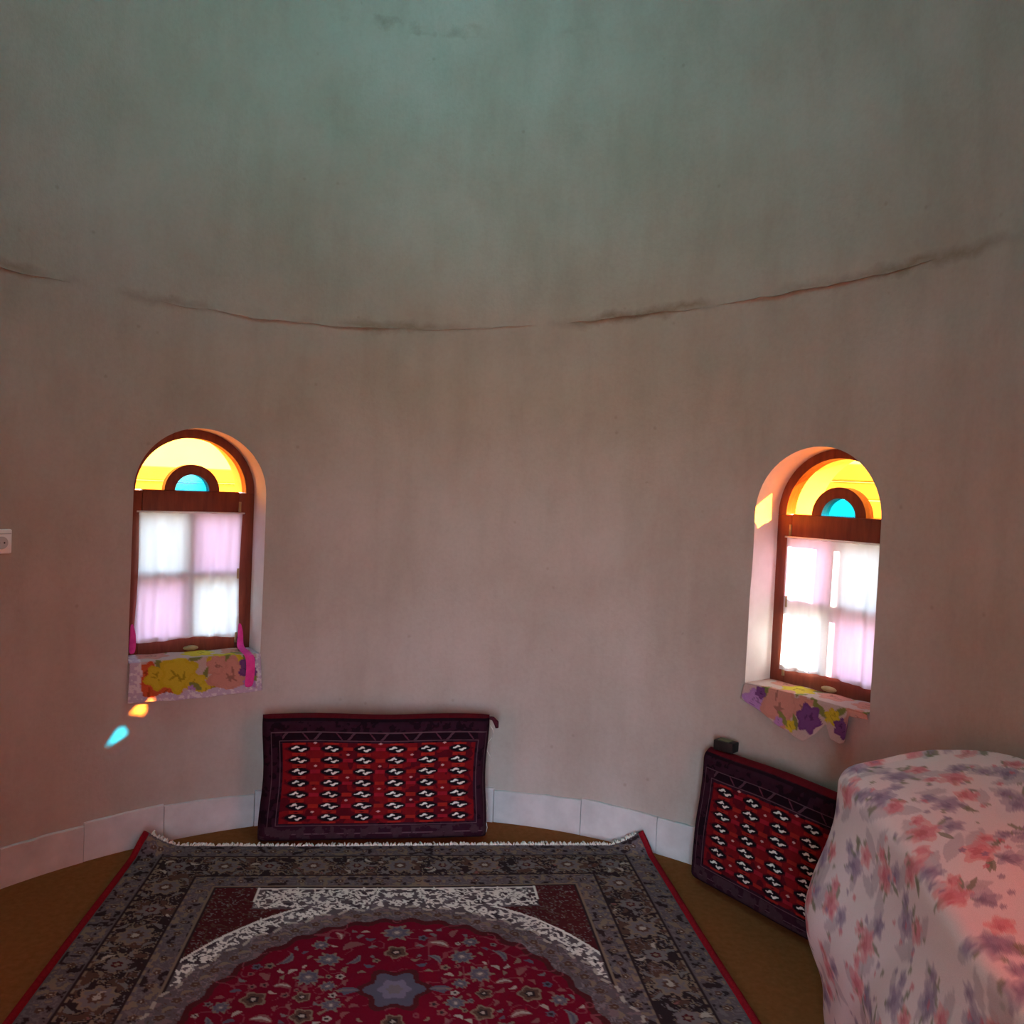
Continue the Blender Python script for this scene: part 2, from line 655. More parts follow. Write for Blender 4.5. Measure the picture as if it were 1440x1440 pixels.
# ------------------------------------------------------------------ windows
def half_disc(r, zc, n=28):
    return [(r * cos(pi * i / n), zc + r * sin(pi * i / n)) for i in range(n + 1)]


def half_annulus(r0, r1, zc, n=40):
    return [(r1 * cos(pi * i / n), zc + r1 * sin(pi * i / n)) for i in range(n + 1)] + \
           [(r0 * cos(pi - pi * i / n), zc + r0 * sin(pi - pi * i / n)) for i in range(n + 1)]


def make_window(idx, t, z0, hw, sp, pinks, label):
    w = empty('window_%d' % idx, polar(t, sqrt(R * R - hw * hw), z0), -t)
    tag(w, label, 'window', kind='structure')
    y0, y1 = 0.155, 0.215
    st = 0.064
    e = 0.004
    for s in (-1, 1):
        xa, xb = sorted((s * (hw + e), s * (hw - st)))
        box('stile', xa, xb, y0, y1, -e, sp, M_WOOD, w, 0.004)
    half_ring('arched_head', hw - 0.036, hw + e, sp, y0, y1, M_WOOD, w)
    box('transom', -(hw - st), hw - st, y0 - 0.004, y1, sp - 0.095, sp + 0.004, M_WOOD, w, 0.006)
    half_ring('inner_arch', 0.070, 0.112, sp + 0.002, y0 + 0.004, y1 - 0.004, M_WOOD, w)
    box('bottom_rail', -(hw - st), hw - st, y0, y1, -e, 0.075, M_WOOD, w, 0.004)
    zm = (0.075 + sp - 0.095) / 2
    box('muntin', -0.021, 0.021, y0 + 0.012, y1 - 0.006, 0.07, sp - 0.09, M_WOOD, w, 0.003)
    box('muntin', -(hw - st), -0.020, y0 + 0.012, y1 - 0.006, zm - 0.021, zm + 0.021, M_WOOD, w, 0.003)
    box('muntin', 0.020, hw - st, y0 + 0.012, y1 - 0.006, zm - 0.021, zm + 0.021, M_WOOD, w, 0.003)
    p = prism('orange_pane', half_annulus(0.108, hw - 0.032, sp + 0.003), 0.188, 0.192, M_ORANGE, w)
    p['label'] = 'orange glass fan pane'
    p = prism('blue_pane', half_disc(0.074, sp + 0.003), 0.188, 0.192, M_BLUE, w)
    p['label'] = 'small half-round blue glass pane'
    k = 0
    for (za, zb) in ((zm + 0.018, sp - 0.092), (0.072, zm - 0.018)):
        for (xa, xb) in ((-(hw - st + 0.003 - 0.006), -0.018), (0.018, hw - st - 0.003 + 0.006)):
            pk = pinks[k]
            o = box(('clear_pane', 'pink_pane', 'red_pane', 'wine_red_pane')[pk], xa, xb, 0.188, 0.192, za, zb, (M_CLEAR, M_PINK, M_RED, M_WINE)[pk], w, 0)
            k += 1
    for s in (1, -1):
        for zz in (sp - 0.06, zm, 0.05):
            if s < 0 and idx != 2: continue
            if s > 0 and idx == 2: continue
            tube('hinge', [(s * (hw - st + 0.002), y0 - 0.004, zz - 0.022), (s * (hw - st + 0.002), y0 - 0.004, zz + 0.022)], 0.006, M_BRASS, w)
    # turn latch on the bottom rail
    bm = bmesh.new()
    bmesh.ops.create_uvsphere(bm, u_segments=14, v_segments=8, radius=1)
    for v in bm.verts:
        v.co = Vector((v.co.x * 0.032 + 0.01, y0 - 0.010 + v.co.y * 0.012, 0.018 + v.co.z * 0.011))
    bm_obj('latch', bm, M_BRASS, w)
    return w


make_window(1, *WIN[0], (0, 1, 1, 0), 'arched wooden window with white pane at upper left, beside wall socket')
make_window(2, *WIN[1], (1, 0, 0, 1), 'arched wooden window with pink pane at lower right, above bedding bundle')
make_window(3, *WIN[2], (2, 2, 2, 2), 'added unseen arched wooden window with four red panes near the doorway')  # added out of view, red light for the left wall and bedding
make_window(4, *WIN[3], (3, 3, 3, 3), 'added unseen arched wooden window with dark red panes on the sunless side of the doorway')  # added out of view, weak red light for the right wall


def make_curtain(t, z0, hw, sp, seed, label, ribbons=False):
    rr = random.Random(seed)
    c = empty('curtain', polar(t, sqrt(R * R - hw * hw), z0), -t)
    tag(c, label, 'curtain', 'sheer curtains over the window panes')
    nu, nv = 90, 50
    x0, x1 = -(hw - 0.055), hw - 0.054
    zt, zb = sp - 0.088, 0.058
    V = []
    ph = [rr.uniform(0, 6.28) for _ in range(4)]
    for j in range(nv):
        v = j / (nv - 1)
        for i in range(nu):
            u = i / (nu - 1)
            amp = 0.002 + 0.007 * v
            y = 0.146 + amp * (sin(u * 31 + ph[0] + v * 0.8) * 0.6 + sin(u * 57 + ph[1] - v * 1.1) * 0.4) - 0.004 * v
            xx = x0 + (x1 - x0) * u + 0.004 * sin(v * 5 + ph[2]) * (2 * u - 1) - 0.008 * v * (1 if u < 0.5 else -0.2) * abs(2 * u - 1)
            zz = zt + (zb - zt) * v + 0.006 * v * sin(u * 7 + ph[3]) - 0.004 * sin(u * 20) * (1 - v)
            V.append((xx, y, zz))
    mesh_obj('voile', V, grid_faces(nu, nv), M_SHEER, c)
    # narrow rod pocket
    tube('rod', [(x0 - 0.012, 0.146, zt + 0.001), (x1 + 0.012, 0.146, zt + 0.001)], 0.0035, M_PLASTIC, c)
    if ribbons:
        for (xr, zt2, zb2, ln) in ((-(hw - 0.035), 0.135, 0.010, 0.0), (hw - 0.052, 0.115, 0.012, 0.135)):
            path = [(0.136, zt2), (0.132, zt2 * 0.6), (0.130, zb2)]
            if ln:
                path += [(0.06, 0.011), (-0.012, 0.006), (-0.021, -0.012), (-0.024, -0.07), (-0.022, -ln)]
            V, n = [], len(path)
            for q, (yy, zz) in enumerate(path):
                wd = (0.006, 0.013, 0.015, 0.018, 0.020, 0.020, 0.019, 0.021)[q]
                for s in (-1, 0, 1):
                    V.append((xr + s * wd + 0.006 * sin(q * 1.4), yy - (0.003 if s == 0 else 0), zz))
            r_ = mesh_obj('ribbon', V, grid_faces(3, n), M_MAGENTA, c)
            sm = r_.modifiers.new('thick', 'SOLIDIFY')
            sm.thickness = 0.0015
            sb = r_.modifiers.new('soft', 'SUBSURF')
            sb.levels = sb.render_levels = 2
            r_['label'] = 'magenta ribbon'
    return c


make_curtain(*WIN[0], 3, 'sheer white curtain with magenta ribbons at its lower corners', True)
make_curtain(*WIN[1], 8, 'bright sheer white curtain in window above bedding bundle')


# ------------------------------------------------------------------ pattern painting
def vnoise(U, V, scale, seed, octaves=3):
    rg = np.random.default_rng(seed)
    out = np.zeros_like(U)
    amp, tot = 1.0, 0.0
    for k in range(octaves):
        L = rg.random((64, 64))
        a, b = U * scale * 2 ** k, V * scale * 2 ** k
        i, j = np.floor(a).astype(int), np.floor(b).astype(int)
        fa, fb = a - i, b - j
        fa = fa * fa * (3 - 2 * fa)
        fb = fb * fb * (3 - 2 * fb)
        g = lambda p, q: L[p % 64, q % 64]
        out += amp * ((g(i, j) * (1 - fa) + g(i + 1, j) * fa) * (1 - fb) + (g(i, j + 1) * (1 - fa) + g(i + 1, j + 1) * fa) * fb)
        tot += amp
        amp *= 0.5
    return out / tot


class Canvas:
    def __init__(self, U, V, base):
        self.U, self.V = U, V
        self.c = np.empty(U.shape + (3,))
        self.c[...] = base

    def fill(self, mask, col, a=1.0):
        if a == 1.0:
            self.c[mask] = col
        else:
            self.c[mask] = self.c[mask] * (1 - a) + np.array(col) * a

    def local(self, cx, cy, r, rot=0.0):
        if self.U.ndim == 2:
            gu, gv = self.U[0], self.V[:, 0]
            i0, i1 = np.searchsorted(gu, (cx - r, cx + r))
            j0, j1 = np.searchsorted(gv, (cy - r, cy + r))
            jj, ii = np.meshgrid(np.arange(j0, j1), np.arange(i0, i1), indexing='ij')
            sel = (jj.ravel(), ii.ravel())
        else:
            sel = np.nonzero((np.abs(self.U - cx) < r) & (np.abs(self.V - cy) < r))
        x, y = self.U[sel] - cx, self.V[sel] - cy
        return sel, x * cos(rot) + y * sin(rot), -x * sin(rot) + y * cos(rot)

    def put(self, sel, m, col):
        idx = tuple(s[m] for s in sel)
        self.c[idx] = col

    def rosette(self, cx, cy, r, petals, cols, rot=0.0):
        sel, x, y = self.local(cx, cy, r * 1.2, rot)
        d = np.hypot(x, y)
        a = np.arctan2(y, x)
        rim = r * (0.87 + 0.13 * np.cos(a * petals))
        for q, col in zip((1.0, 0.80, 0.45, 0.22), cols):
            if col is not None:
                self.put(sel, d < rim * q, col)

    def leaf(self, cx, cy, ln, wd, rot, col, vein=None, bend=0.0):
        sel, x, y = self.local(cx, cy, ln * 1.1, rot)
        y = y - bend * (x * x / ln - ln * 0.3)
        s = np.clip(1 - (x / ln) ** 2, 0, 1)
        self.put(sel, (np.abs(y) < wd * s) & (np.abs(x) < ln), col)
        if vein is not None:
            self.put(sel, (np.abs(y) < wd * s * 0.35) & (np.abs(x) < ln * 0.8), vein)


# ------------------------------------------------------------------ Persian rug
def make_rug():
    rg = random.Random(21)
    W, Ln, step = 2.03, 2.72, 0.0042
    nu, nv = int(W / step) + 1, int(Ln / step) + 1
    su = np.linspace(-W / 2, W / 2, nu)
    tv = np.linspace(0, Ln, nv)
    S, T = np.meshgrid(su, tv)
    A = np.abs(S)
    lilac, lilac2 = (0.112, 0.090, 0.102), (0.160, 0.135, 0.148)
    dark, navy = (0.030, 0.018, 0.021), (0.040, 0.036, 0.056)
    cream, white = (0.38, 0.34, 0.30), (0.72, 0.71, 0.67)
    red, dred, rose = (0.150, 0.004, 0.018), (0.075, 0.013, 0.016), (0.22, 0.085, 0.085)
    tan, brown = (0.21, 0.155, 0.115), (0.095, 0.050, 0.038)
    grey, slate = (0.165, 0.150, 0.155), (0.092, 0.090, 0.130)
    cv = Canvas(S, T, dark)
    tt = np.minimum(T, Ln - T)
    B = np.minimum(W / 2 - A, tt)          # distance in from the edge
    nz = vnoise(S, T, 30, 1, 3)
    nz2 = vnoise(S + 7, T + 3, 55, 2, 2)
    # ---- borders
    cv.fill(B < 0.095, lilac)
    cv.fill((B >= 0.095) & (B < 0.27), dark)
    cv.fill((B >= 0.27) & (B < 0.355), lilac)
    # tendrils
    bord = (B >= 0.10) & (B < 0.268)
    cv.fill(bord & (np.abs(nz - 0.5) < 0.030), tan)
    cv.fill(bord & (nz > 0.60), brown)
    cv.fill(bord & (np.abs(nz2 - 0.42) < 0.022), lilac2)
    for lo, hi, sd in ((0.012, 0.09, 3), (0.278, 0.345, 4)):
        g = (B > lo) & (B < hi)
        q = vnoise(S + sd, T, 48, sd, 2)
        cv.fill(g & (np.abs(q - 0.5) < 0.035), lilac2)
        cv.fill(g & (q > 0.66), tan)
        cv.fill(g & (q < 0.33), dark)
    run = np.where(W / 2 - A < tt, T, S)
    for b0 in (0.100, 0.268):
        cv.fill(np.abs(B - b0) < 0.0046, dark)
        cv.fill((np.abs(B - b0 - 0.008) < 0.0036) & (np.sin(run * 150) > -0.2), tan)
    cv.fill(np.abs(B - 0.352) < 0.0034, tan)
    cv.fill(np.abs(B - 0.360) < 0.0040, dark)
    # border flowers, mirrored left and right
    spots = []
    k = 0
    s = 0.0
    while s < W / 2 - 0.2:
        spots.append((s, 0.183, k)); k += 1
        s += 0.165
    t_ = 0.183
    while t_ < Ln:
        spots.append((W / 2 - 0.183, t_, k)); k += 1
        t_ += 0.165
    for (a, b, k) in spots:
        for sg in (-1, 1):
            if k % 2 == 0:
                cv.rosette(sg * a, b, 0.062, 8, (tan, lilac2, brown, cream), k)
                for q in range(4):
                    an = q * pi / 2 + pi / 4
                    cv.leaf(sg * a + 0.078 * cos(an), b + 0.078 * sin(an), 0.026, 0.008, an * sg, grey, None, 0.4)
            else:
                cv.rosette(sg * a, b, 0.042, 6, (lilac2, grey, dred, tan), k)
                for q in range(5):
                    an = rg.uniform(0, 6.28)
                    cv.leaf(sg * a + 0.058 * cos(an) * sg, b + 0.058 * sin(an), 0.022, 0.007, an, rg.choice((tan, grey, brown, cream)), None, 0.5)
    for _ in range(420):
        a, b = rg.uniform(0, W / 2), rg.uniform(0, Ln)
        bb_ = min(W / 2 - a, b, Ln - b)
        an = rg.uniform(0, 6.28)
        if 0.12 < bb_ < 0.25:
            c_ = rg.choice((cream, tan, tan, lilac2, lilac2, grey, rose))
            for sg in (-1, 1):
                cv.leaf(sg * a, b, rg.uniform(0.008, 0.016), 0.0045, an * sg, c_, None, 0.5)
    # guard band florets
    for b0, r in ((0.052, 0.017), (0.312, 0.016)):
        n = int((W / 2 - b0) / 0.072)
        for i in range(n + 1):
            for sg in (-1, 1):
                cv.rosette(sg * i * 0.072, b0, r, 5, (tan if i % 2 else lilac2, brown, None, cream), i)
        i = 0
        while b0 + i * 0.072 < Ln:
            for sg in (-1, 1):
                cv.rosette(sg * (W / 2 - b0), b0 + i * 0.072, r, 5, (tan if i % 2 else lilac2, brown, None, cream), i)
            i += 1
    # ---- field
    field = B >= 0.364
    cv.fill(field, dred)
    cv.fill(field & (np.abs(nz - 0.48) < 0.03), brown)
    cv.fill(field & (np.abs(nz2 - 0.55) < 0.018), grey)
    tc = T - Ln / 2
    lob = 1 + 0.012 * np.cos(np.arctan2(tc / 0.77, S / 0.615) * 40)
    e_red = np.sqrt((S / 0.615) ** 2 + (tc / 0.770) ** 2) * lob
    e_gry = np.sqrt((S / 0.715) ** 2 + (tc / 0.850) ** 2) * lob
    e_wht = np.sqrt((S / 0.79) ** 2 + (tc / 0.935) ** 2)
    whitez = field & ((e_wht < 1) | ((A < 0.50) & (tt < 0.52)))
    cv.fill(whitez, (0.105, 0.085, 0.095))
    wn = vnoise(S + 2, T + 9, 24, 12, 2)
    cv.fill(whitez & (wn > 0.66), (0.15, 0.13, 0.15))
    cv.fill(whitez & (wn < 0.34), (0.05, 0.035, 0.045))
    for _ in range(9000):
        x, y = rg.uniform(0, 0.72), rg.uniform(0.36, Ln - 0.36)
        y2 = min(y, Ln - y)
        ew = (x / 0.79) ** 2 + ((y - Ln / 2) / 0.935) ** 2
        eg = (x / 0.715) ** 2 + ((y - Ln / 2) / 0.850) ** 2
        if eg < 1.02 or min(W / 2 - x, y2) < 0.372 or not (ew < 0.985 or (x < 0.49 and y2 < 0.51)):
            continue
        if rg.random() < 0.35: continue
        an = rg.uniform(0, pi)
        l_ = rg.uniform(0.007, 0.019)
        for sg in (-1, 1):
            cv.leaf(sg * x, y, l_, rg.uniform(0.003, 0.0055), an * sg, white, None, rg.uniform(-0.8, 0.8))
    outl = field & ((np.abs(e_wht - 1) < 0.006) & ~((A < 0.49) & (tt < 0.51)))
    cv.fill(outl, white)
    cv.fill(field & (np.abs(A - 0.50) < 0.006) & (tt < 0.47) & (e_gry > 1), white)
    cv.fill(field & (A < 0.50) & (np.abs(tt - 0.372) < 0.005), white)
    gz = e_gry < 1
    cv.fill(gz, lilac)
    cv.fill(gz & (np.abs(nz - 0.5) < 0.03), (0.20, 0.16, 0.18))
    cv.fill(gz & (nz2 > 0.66), (0.19, 0.13, 0.14))
    cv.fill(gz & (np.abs(nz2 - 0.36) < 0.02), brown)
    cv.fill((np.abs(e_gry - 1) < 0.008) & (np.sin(np.arctan2(tc, S) * 90) > -0.3), cream)
    for i in range(-60, 61):
        an = i * pi / 60
        x, y = 0.665 * sin(an), Ln / 2 - 0.81 * cos(an)
        if i % 2:
            cv.leaf(x, y, 0.022, 0.008, an + 0.5, tan, None, 0.6)
        else:
            cv.rosette(x, y, 0.020, 5, (lilac2, brown, None, tan), an)
    # ---- red medallion
    rz = e_red < 1
    cv.fill(rz, red)
    cv.fill(rz & (e_red > 0.965), dred)
    cv.fill(rz & (np.abs(vnoise(S + 5, T + 1, 16, 31, 2) - 0.5) < 0.018), (0.20, 0.045, 0.06))

    def inmed(x, y, m=0.93):
        return (x / 0.615) ** 2 + ((y - Ln / 2) / 0.77) ** 2 < m * m
    placed = []

    def motif(x, y, r, kind):
        an = rg.uniform(-0.6, 0.6)
        for sg in ((-1, 1) if abs(x) > 0.01 else (1,)):
            X = sg * x
            if kind == 0:
                cv.rosette(X, y, r, 8, (grey, slate, lilac2, cream), an * sg)
                for q in range(6):
                    a2 = q * pi / 3
                    cv.leaf(X + r * 0.95 * cos(a2), y + r * 0.95 * sin(a2), r * 0.30, r * 0.14, a2, tan)
            elif kind == 1:
                cv.rosette(X, y, r, 5, (tan, brown, dark, cream), an * sg)
            elif kind == 2:
                cv.leaf(X, y, r * 1.05, r * 0.32, (0.9 + an) * sg, grey, slate, 0.45 * sg)
            elif kind == 3:
                cv.leaf(X, y, r * 1.2, r * 0.6, an * sg, slate, lilac2, -0.5)
                cv.leaf(X + r, y, r * 0.4, r * 0.2, 0.6, cream)
                cv.leaf(X - r, y, r * 0.4, r * 0.2, -0.6, cream)
            else:
                cv.leaf(X, y, r, r * 0.45, (an * 2) * sg, rose, cream if rg.random() < .4 else None, 0.4)
    # central axis motifs
    for (y, r, kd) in ((0.68, 0.045, 0), (0.80, 0.040, 1), (1.15, 0.035, 1)):
        motif(0.0, y, r, kd); placed.append((0, y, r + 0.02))
    for y in (1.0, Ln - 1.0):
        cv.rosette(0, y, 0.115, 6, (dred, slate, (0.17, 0.15, 0.22), lilac2), 0.0)
        placed.append((0, y, 0.12))
        for sg in (-1, 1):
            cv.leaf(sg * 0.135, y, 0.035, 0.016, 0, slate, lilac2)
    cv.rosette(0, Ln / 2, 0.14, 10, (slate, dred, grey, tan), 0.0); placed.append((0, Ln / 2, 0.15))
    tries = 0
    while tries < 5000:
        tries += 1
        big = tries < 1600
        x, y = rg.uniform(0.03, 0.60), rg.uniform(0.6, Ln - 0.6)
        r = rg.uniform(0.024, 0.042) if big else rg.uniform(0.010, 0.017)
        if not inmed(x, y, 0.95 - r): continue
        if any((x - a) ** 2 + (y - b) ** 2 < (r + c_ + (0.012 if big else 0.002)) ** 2 for a, b, c_ in placed): continue
        placed.append((x, y, r))
        if big:
            motif(x, y, r, rg.choice((0, 0, 1, 2, 3, 4)))
        else:
            col_ = rg.choice((rose, rose, tan, cream, grey, lilac2, slate))
            an = rg.uniform(0, 3.1)
            for sg in (-1, 1):
                if rg.random() < 0.3:
                    cv.rosette(sg * x, y, r, 5, (col_, None, dark, None))
                else:
                    cv.leaf(sg * x, y, r * 1.15, r * 0.5, an * sg, col_, None, 0.5)
    # wool wear
    wear = 0.88 + 0.24 * vnoise(S, T, 9, 77, 3)
    colr = np.clip(cv.c * wear[..., None], 0, 1)

    root = empty('persian_rug', (-0.395, 3.455, 0), radians(6.4))
    tag(root, 'large red medallion rug with dark floral borders and white fringe', 'rug')

    def surf(s_, t_):
        """local point of the rug top: x across, y back toward the doorway is negative"""
        z = 0.012 + 0.0025 * np.sin(s_ * 5 + t_ * 3) * np.cos(t_ * 4 + 1)
        x = s_.copy() if hasattr(s_, 'copy') else s_
        y = -t_
        # far corners curl up against the baseboard
        for sg in (-1, 1):
            d = np.hypot((W / 2 - sg * s_) * 1.0, t_ * 1.25)
            q = np.clip(1 - d / 0.15, 0, 1)
            z = z + 0.075 * q ** 1.6
            x = x - sg * 0.030 * q ** 2
            y = y - 0.045 * q ** 2
        return x, y, z
    X, Y, Z = surf(S, T)
    Z = Z + 0.0016 * (nz2 - 0.5)
    n = nu * nv
    top = np.stack([X.ravel(), Y.ravel(), Z.ravel()], 1)
    ii = np.arange(n).reshape(nv, nu)
    quads = np.stack([ii[:-1, :-1], ii[1:, :-1], ii[1:, 1:], ii[:-1, 1:]], -1).reshape(-1, 4)
    # under-side rim so that the rug has thickness
    rim = np.concatenate([ii[0, :], ii[1:, -1], ii[-1, -2::-1], ii[-2:0:-1, 0]])
    low = top[rim].copy()
    low[:, 2] -= 0.011
    m = len(rim)
    li = n + np.arange(m)
    side = np.stack([rim, np.roll(rim, -1), np.roll(li, -1), li], -1)
    verts = np.concatenate([top, low])
    fcs = np.concatenate([quads, side])
    cols = np.concatenate([colr.reshape(-1, 3), np.tile((0.12, 0.03, 0.03), (m, 1))])
    me = bpy.data.meshes.new('pile')
    me.vertices.add(len(verts))
    me.vertices.foreach_set('co', verts.astype(np.float32).ravel())
    me.loops.add(len(fcs) * 4)
    me.loops.foreach_set('vertex_index', fcs.astype(np.int32).ravel())
    me.polygons.add(len(fcs))
    me.polygons.foreach_set('loop_start', np.arange(0, len(fcs) * 4, 4, dtype=np.int32))
    me.update(calc_edges=True)
    finish('pile', me, M_RUG, root, True, None, cols)
    # red side bindings
    for sg in (-1, 1):
        pts = []
        for k in range(121):
            tk = Ln * (k / 120) ** 1.5
            x, y, z = surf(np.array(sg * W / 2), np.array(tk))
            pts.append((float(x) + sg * 0.006, float(y), float(z) - 0.001))
        b = tube('selvedge', pts, 0.0125, M_REDWOOL, root, 8)
        b['label'] = 'red wool side binding'
    # white fringe of knotted cotton threads at the far end
    V, F = [], []
    rg2 = random.Random(5)
    N = 260
    for i in range(N):
        s_ = -W / 2 + 0.02 + (W - 0.04) * i / (N - 1)
        x, y, z = (float(v) for v in surf(np.array(s_), np.array(0.0)))
        ln = rg2.uniform(0.010, 0.030) * (1.3 if s_ > 0.55 else 1)
        if abs(s_) > W / 2 - 0.09: ln = rg2.uniform(0.02, 0.05)
        if rg2.random() < 0.15: ln *= 0.4
        wd = rg2.uniform(0.0028, 0.005)
        dx = rg2.uniform(-0.012, 0.012)
        zt = z + rg2.uniform(-0.002, 0.004)
        z2 = max(0.006, z * 0.5) + rg2.uniform(0, 0.008)
        b = len(V)
        for (px, py, pz) in ((x, y - 0.004, zt), (x + dx * .5, y + ln * .5, zt + 0.003), (x + dx, y + ln, z2)):
            V += [(px - wd, py, pz), (px, py, pz + 0.004), (px + wd, py, pz), (px, py, pz - 0.004)]
        for r_ in range(2):
            for q in range(4):
                F.append((b + r_ * 4 + q, b + r_ * 4 + (q + 1) % 4, b + r_ * 4 + 4 + (q + 1) % 4, b + r_ * 4 + 4 + q))
        F.append((b, b + 3, b + 2, b + 1))
        F.append((b + 8, b + 9, b + 10, b + 11))
    fr = mesh_obj('fringe', V, F, M_FRINGE, root)
    fr['kind'] = 'stuff'
    fr['label'] = 'white cotton fringe'
    return root


make_rug()


# ------------------------------------------------------------------ Turkmen cushions
HOOK = [(.031, .001), (.019, .0045), (.013, .0105), (.006, .0120), (.000, .0075), (-.004, .004), (.001, .0025), (.007, .0045), (.011, .001), (.018, -.0015)]


def inpoly(x, y, P):
    m = np.zeros(x.shape, bool)
    j = len(P) - 1
    for i in range(len(P)):
        (xi, yi), (xj, yj) = P[i], P[j]
        if yi != yj:
            m ^= ((yi > y) != (yj > y)) & (x < (xj - xi) * (y - yi) / (yj - yi) + xi)
        j = i
    return m


def cushion_colors(Wd, Ht, step, seed):
    nu, nv = int(Wd / step) + 1, int(Ht / step) + 1
    U, V = np.meshgrid(np.linspace(0, Wd, nu), np.linspace(0, Ht, nv))   # V up
    dark, plum = (0.012, 0.004, 0.008), (0.028, 0.008, 0.016)
    red, dred, brt = (0.150, 0.006, 0.009), (0.075, 0.004, 0.009), (0.25, 0.016, 0.012)
    white = (0.72, 0.72, 0.66)
    cv = Canvas(U, V, plum)
    nz = vnoise(U, V, 40, seed, 3)
    cv.fill(nz > 0.6, dark)
    bl, br, bt, bb_ = 0.085, 0.060, 0.105, 0.085
    cv.fill(V > Ht - 0.010, (0.11, 0.006, 0.012))
    cv.fill((V > Ht - 0.018) & (V < Ht - 0.010), dark)
    # framing lines and slanted bars
    inner = (U > bl) & (U < Wd - br) & (V > bb_) & (V < Ht - bt)
    for off, col in ((0.012, (0.11, 0.06, 0.075)), (0.045, (0.10, 0.055, 0.07))):
        ring = (U > bl - off) & (U < Wd - br + off) & (V > bb_ - off) & (V < Ht - bt + off)
        ring2 = (U > bl - off + .003) & (U < Wd - br + off - .003) & (V > bb_ - off + .003) & (V < Ht - bt + off - .003)
        cv.fill(ring & ~ring2, col)
    barz = (V > Ht - bt + 0.013) & (V < Ht - bt + 0.042) & (U > bl) & (U < Wd - br)
    cv.fill(barz, dark)
    cv.fill(barz & (np.abs(((U * 1.0 - (V - Ht + bt) * 0.9) % 0.135) - 0.067) < 0.006), (0.075, 0.035, 0.05))
    cv.fill(barz & (np.abs(((U * 1.0 + (V - Ht + bt) * 0.9) % 0.135) - 0.067) < 0.003), (0.10, 0.03, 0.05))
    cv.fill((V < bb_ - 0.014) & (V > 0.02) & (nz > 0.5), (0.045, 0.022, 0.030))
    # field
    cv.fill(inner, red)
    nz2 = vnoise(U + 3, V, 25, seed + 4, 2)
    cv.fill(inner & (nz2 > 0.60), dred)
    fw, fh = Wd - bl - br, Ht - bt - bb_
    nc, nr = 6, 7
    rg = random.Random(seed)
    for c_ in range(nc):
        for r_ in range(nr):
            x = bl + fw * (c_ + 0.5) / nc
            y = bb_ + fh * (r_ + 0.5) / nr + 0.004 * (c_ - 2.5) * 0
            # bright red rhomb, black lens, two white hooks
            sel, a, b = cv.local(x, y, 0.07)
            cell_h = fh / nr
            cv.put(sel, (np.abs(a) / 0.060 + np.abs(b) / (cell_h * 0.62)) < 1, dred)
            cv.put(sel, (np.abs(b) > cell_h * 0.36) & (np.abs(b) < cell_h * 0.5) & (np.abs(a) < 0.028), brt)
            cv.put(sel, (np.abs(a) / 0.044) ** 1.5 + (np.abs(b) / (cell_h * 0.36)) ** 1.5 < 1, (0.008, 0.005, 0.008))
            w_ = rg.uniform(0.95, 1.2)
            for sg in (-1, 1):
                cv.put(sel, inpoly(a * sg / w_, -b * sg * 1.02, HOOK), white)
    for c_ in range(nc - 1):
        for r_ in range(nr):
            x = bl + fw * (c_ + 1.0) / nc
            y = bb_ + fh * (r_ + 0.5) / nr
            sel, a, b = cv.local(x, y, 0.04)
            cv.put(sel, (np.abs(a) < 0.020) & (np.abs(b) < 0.007), brt if (r_ + c_) % 2 else (0.24, 0.010, 0.02))
            if (r_ + c_) % 2 == 0:
                sel, a, b = cv.local(x, y + fh / nr / 2, 0.02)
                cv.put(sel, (np.abs(a) / 0.009 + np.abs(b) / 0.0045) < 1, (0.50, 0.30, 0.28))
    return U, V, cv.c * (0.85 + 0.3 * vnoise(U, V, 60, seed + 9, 2))[..., None]


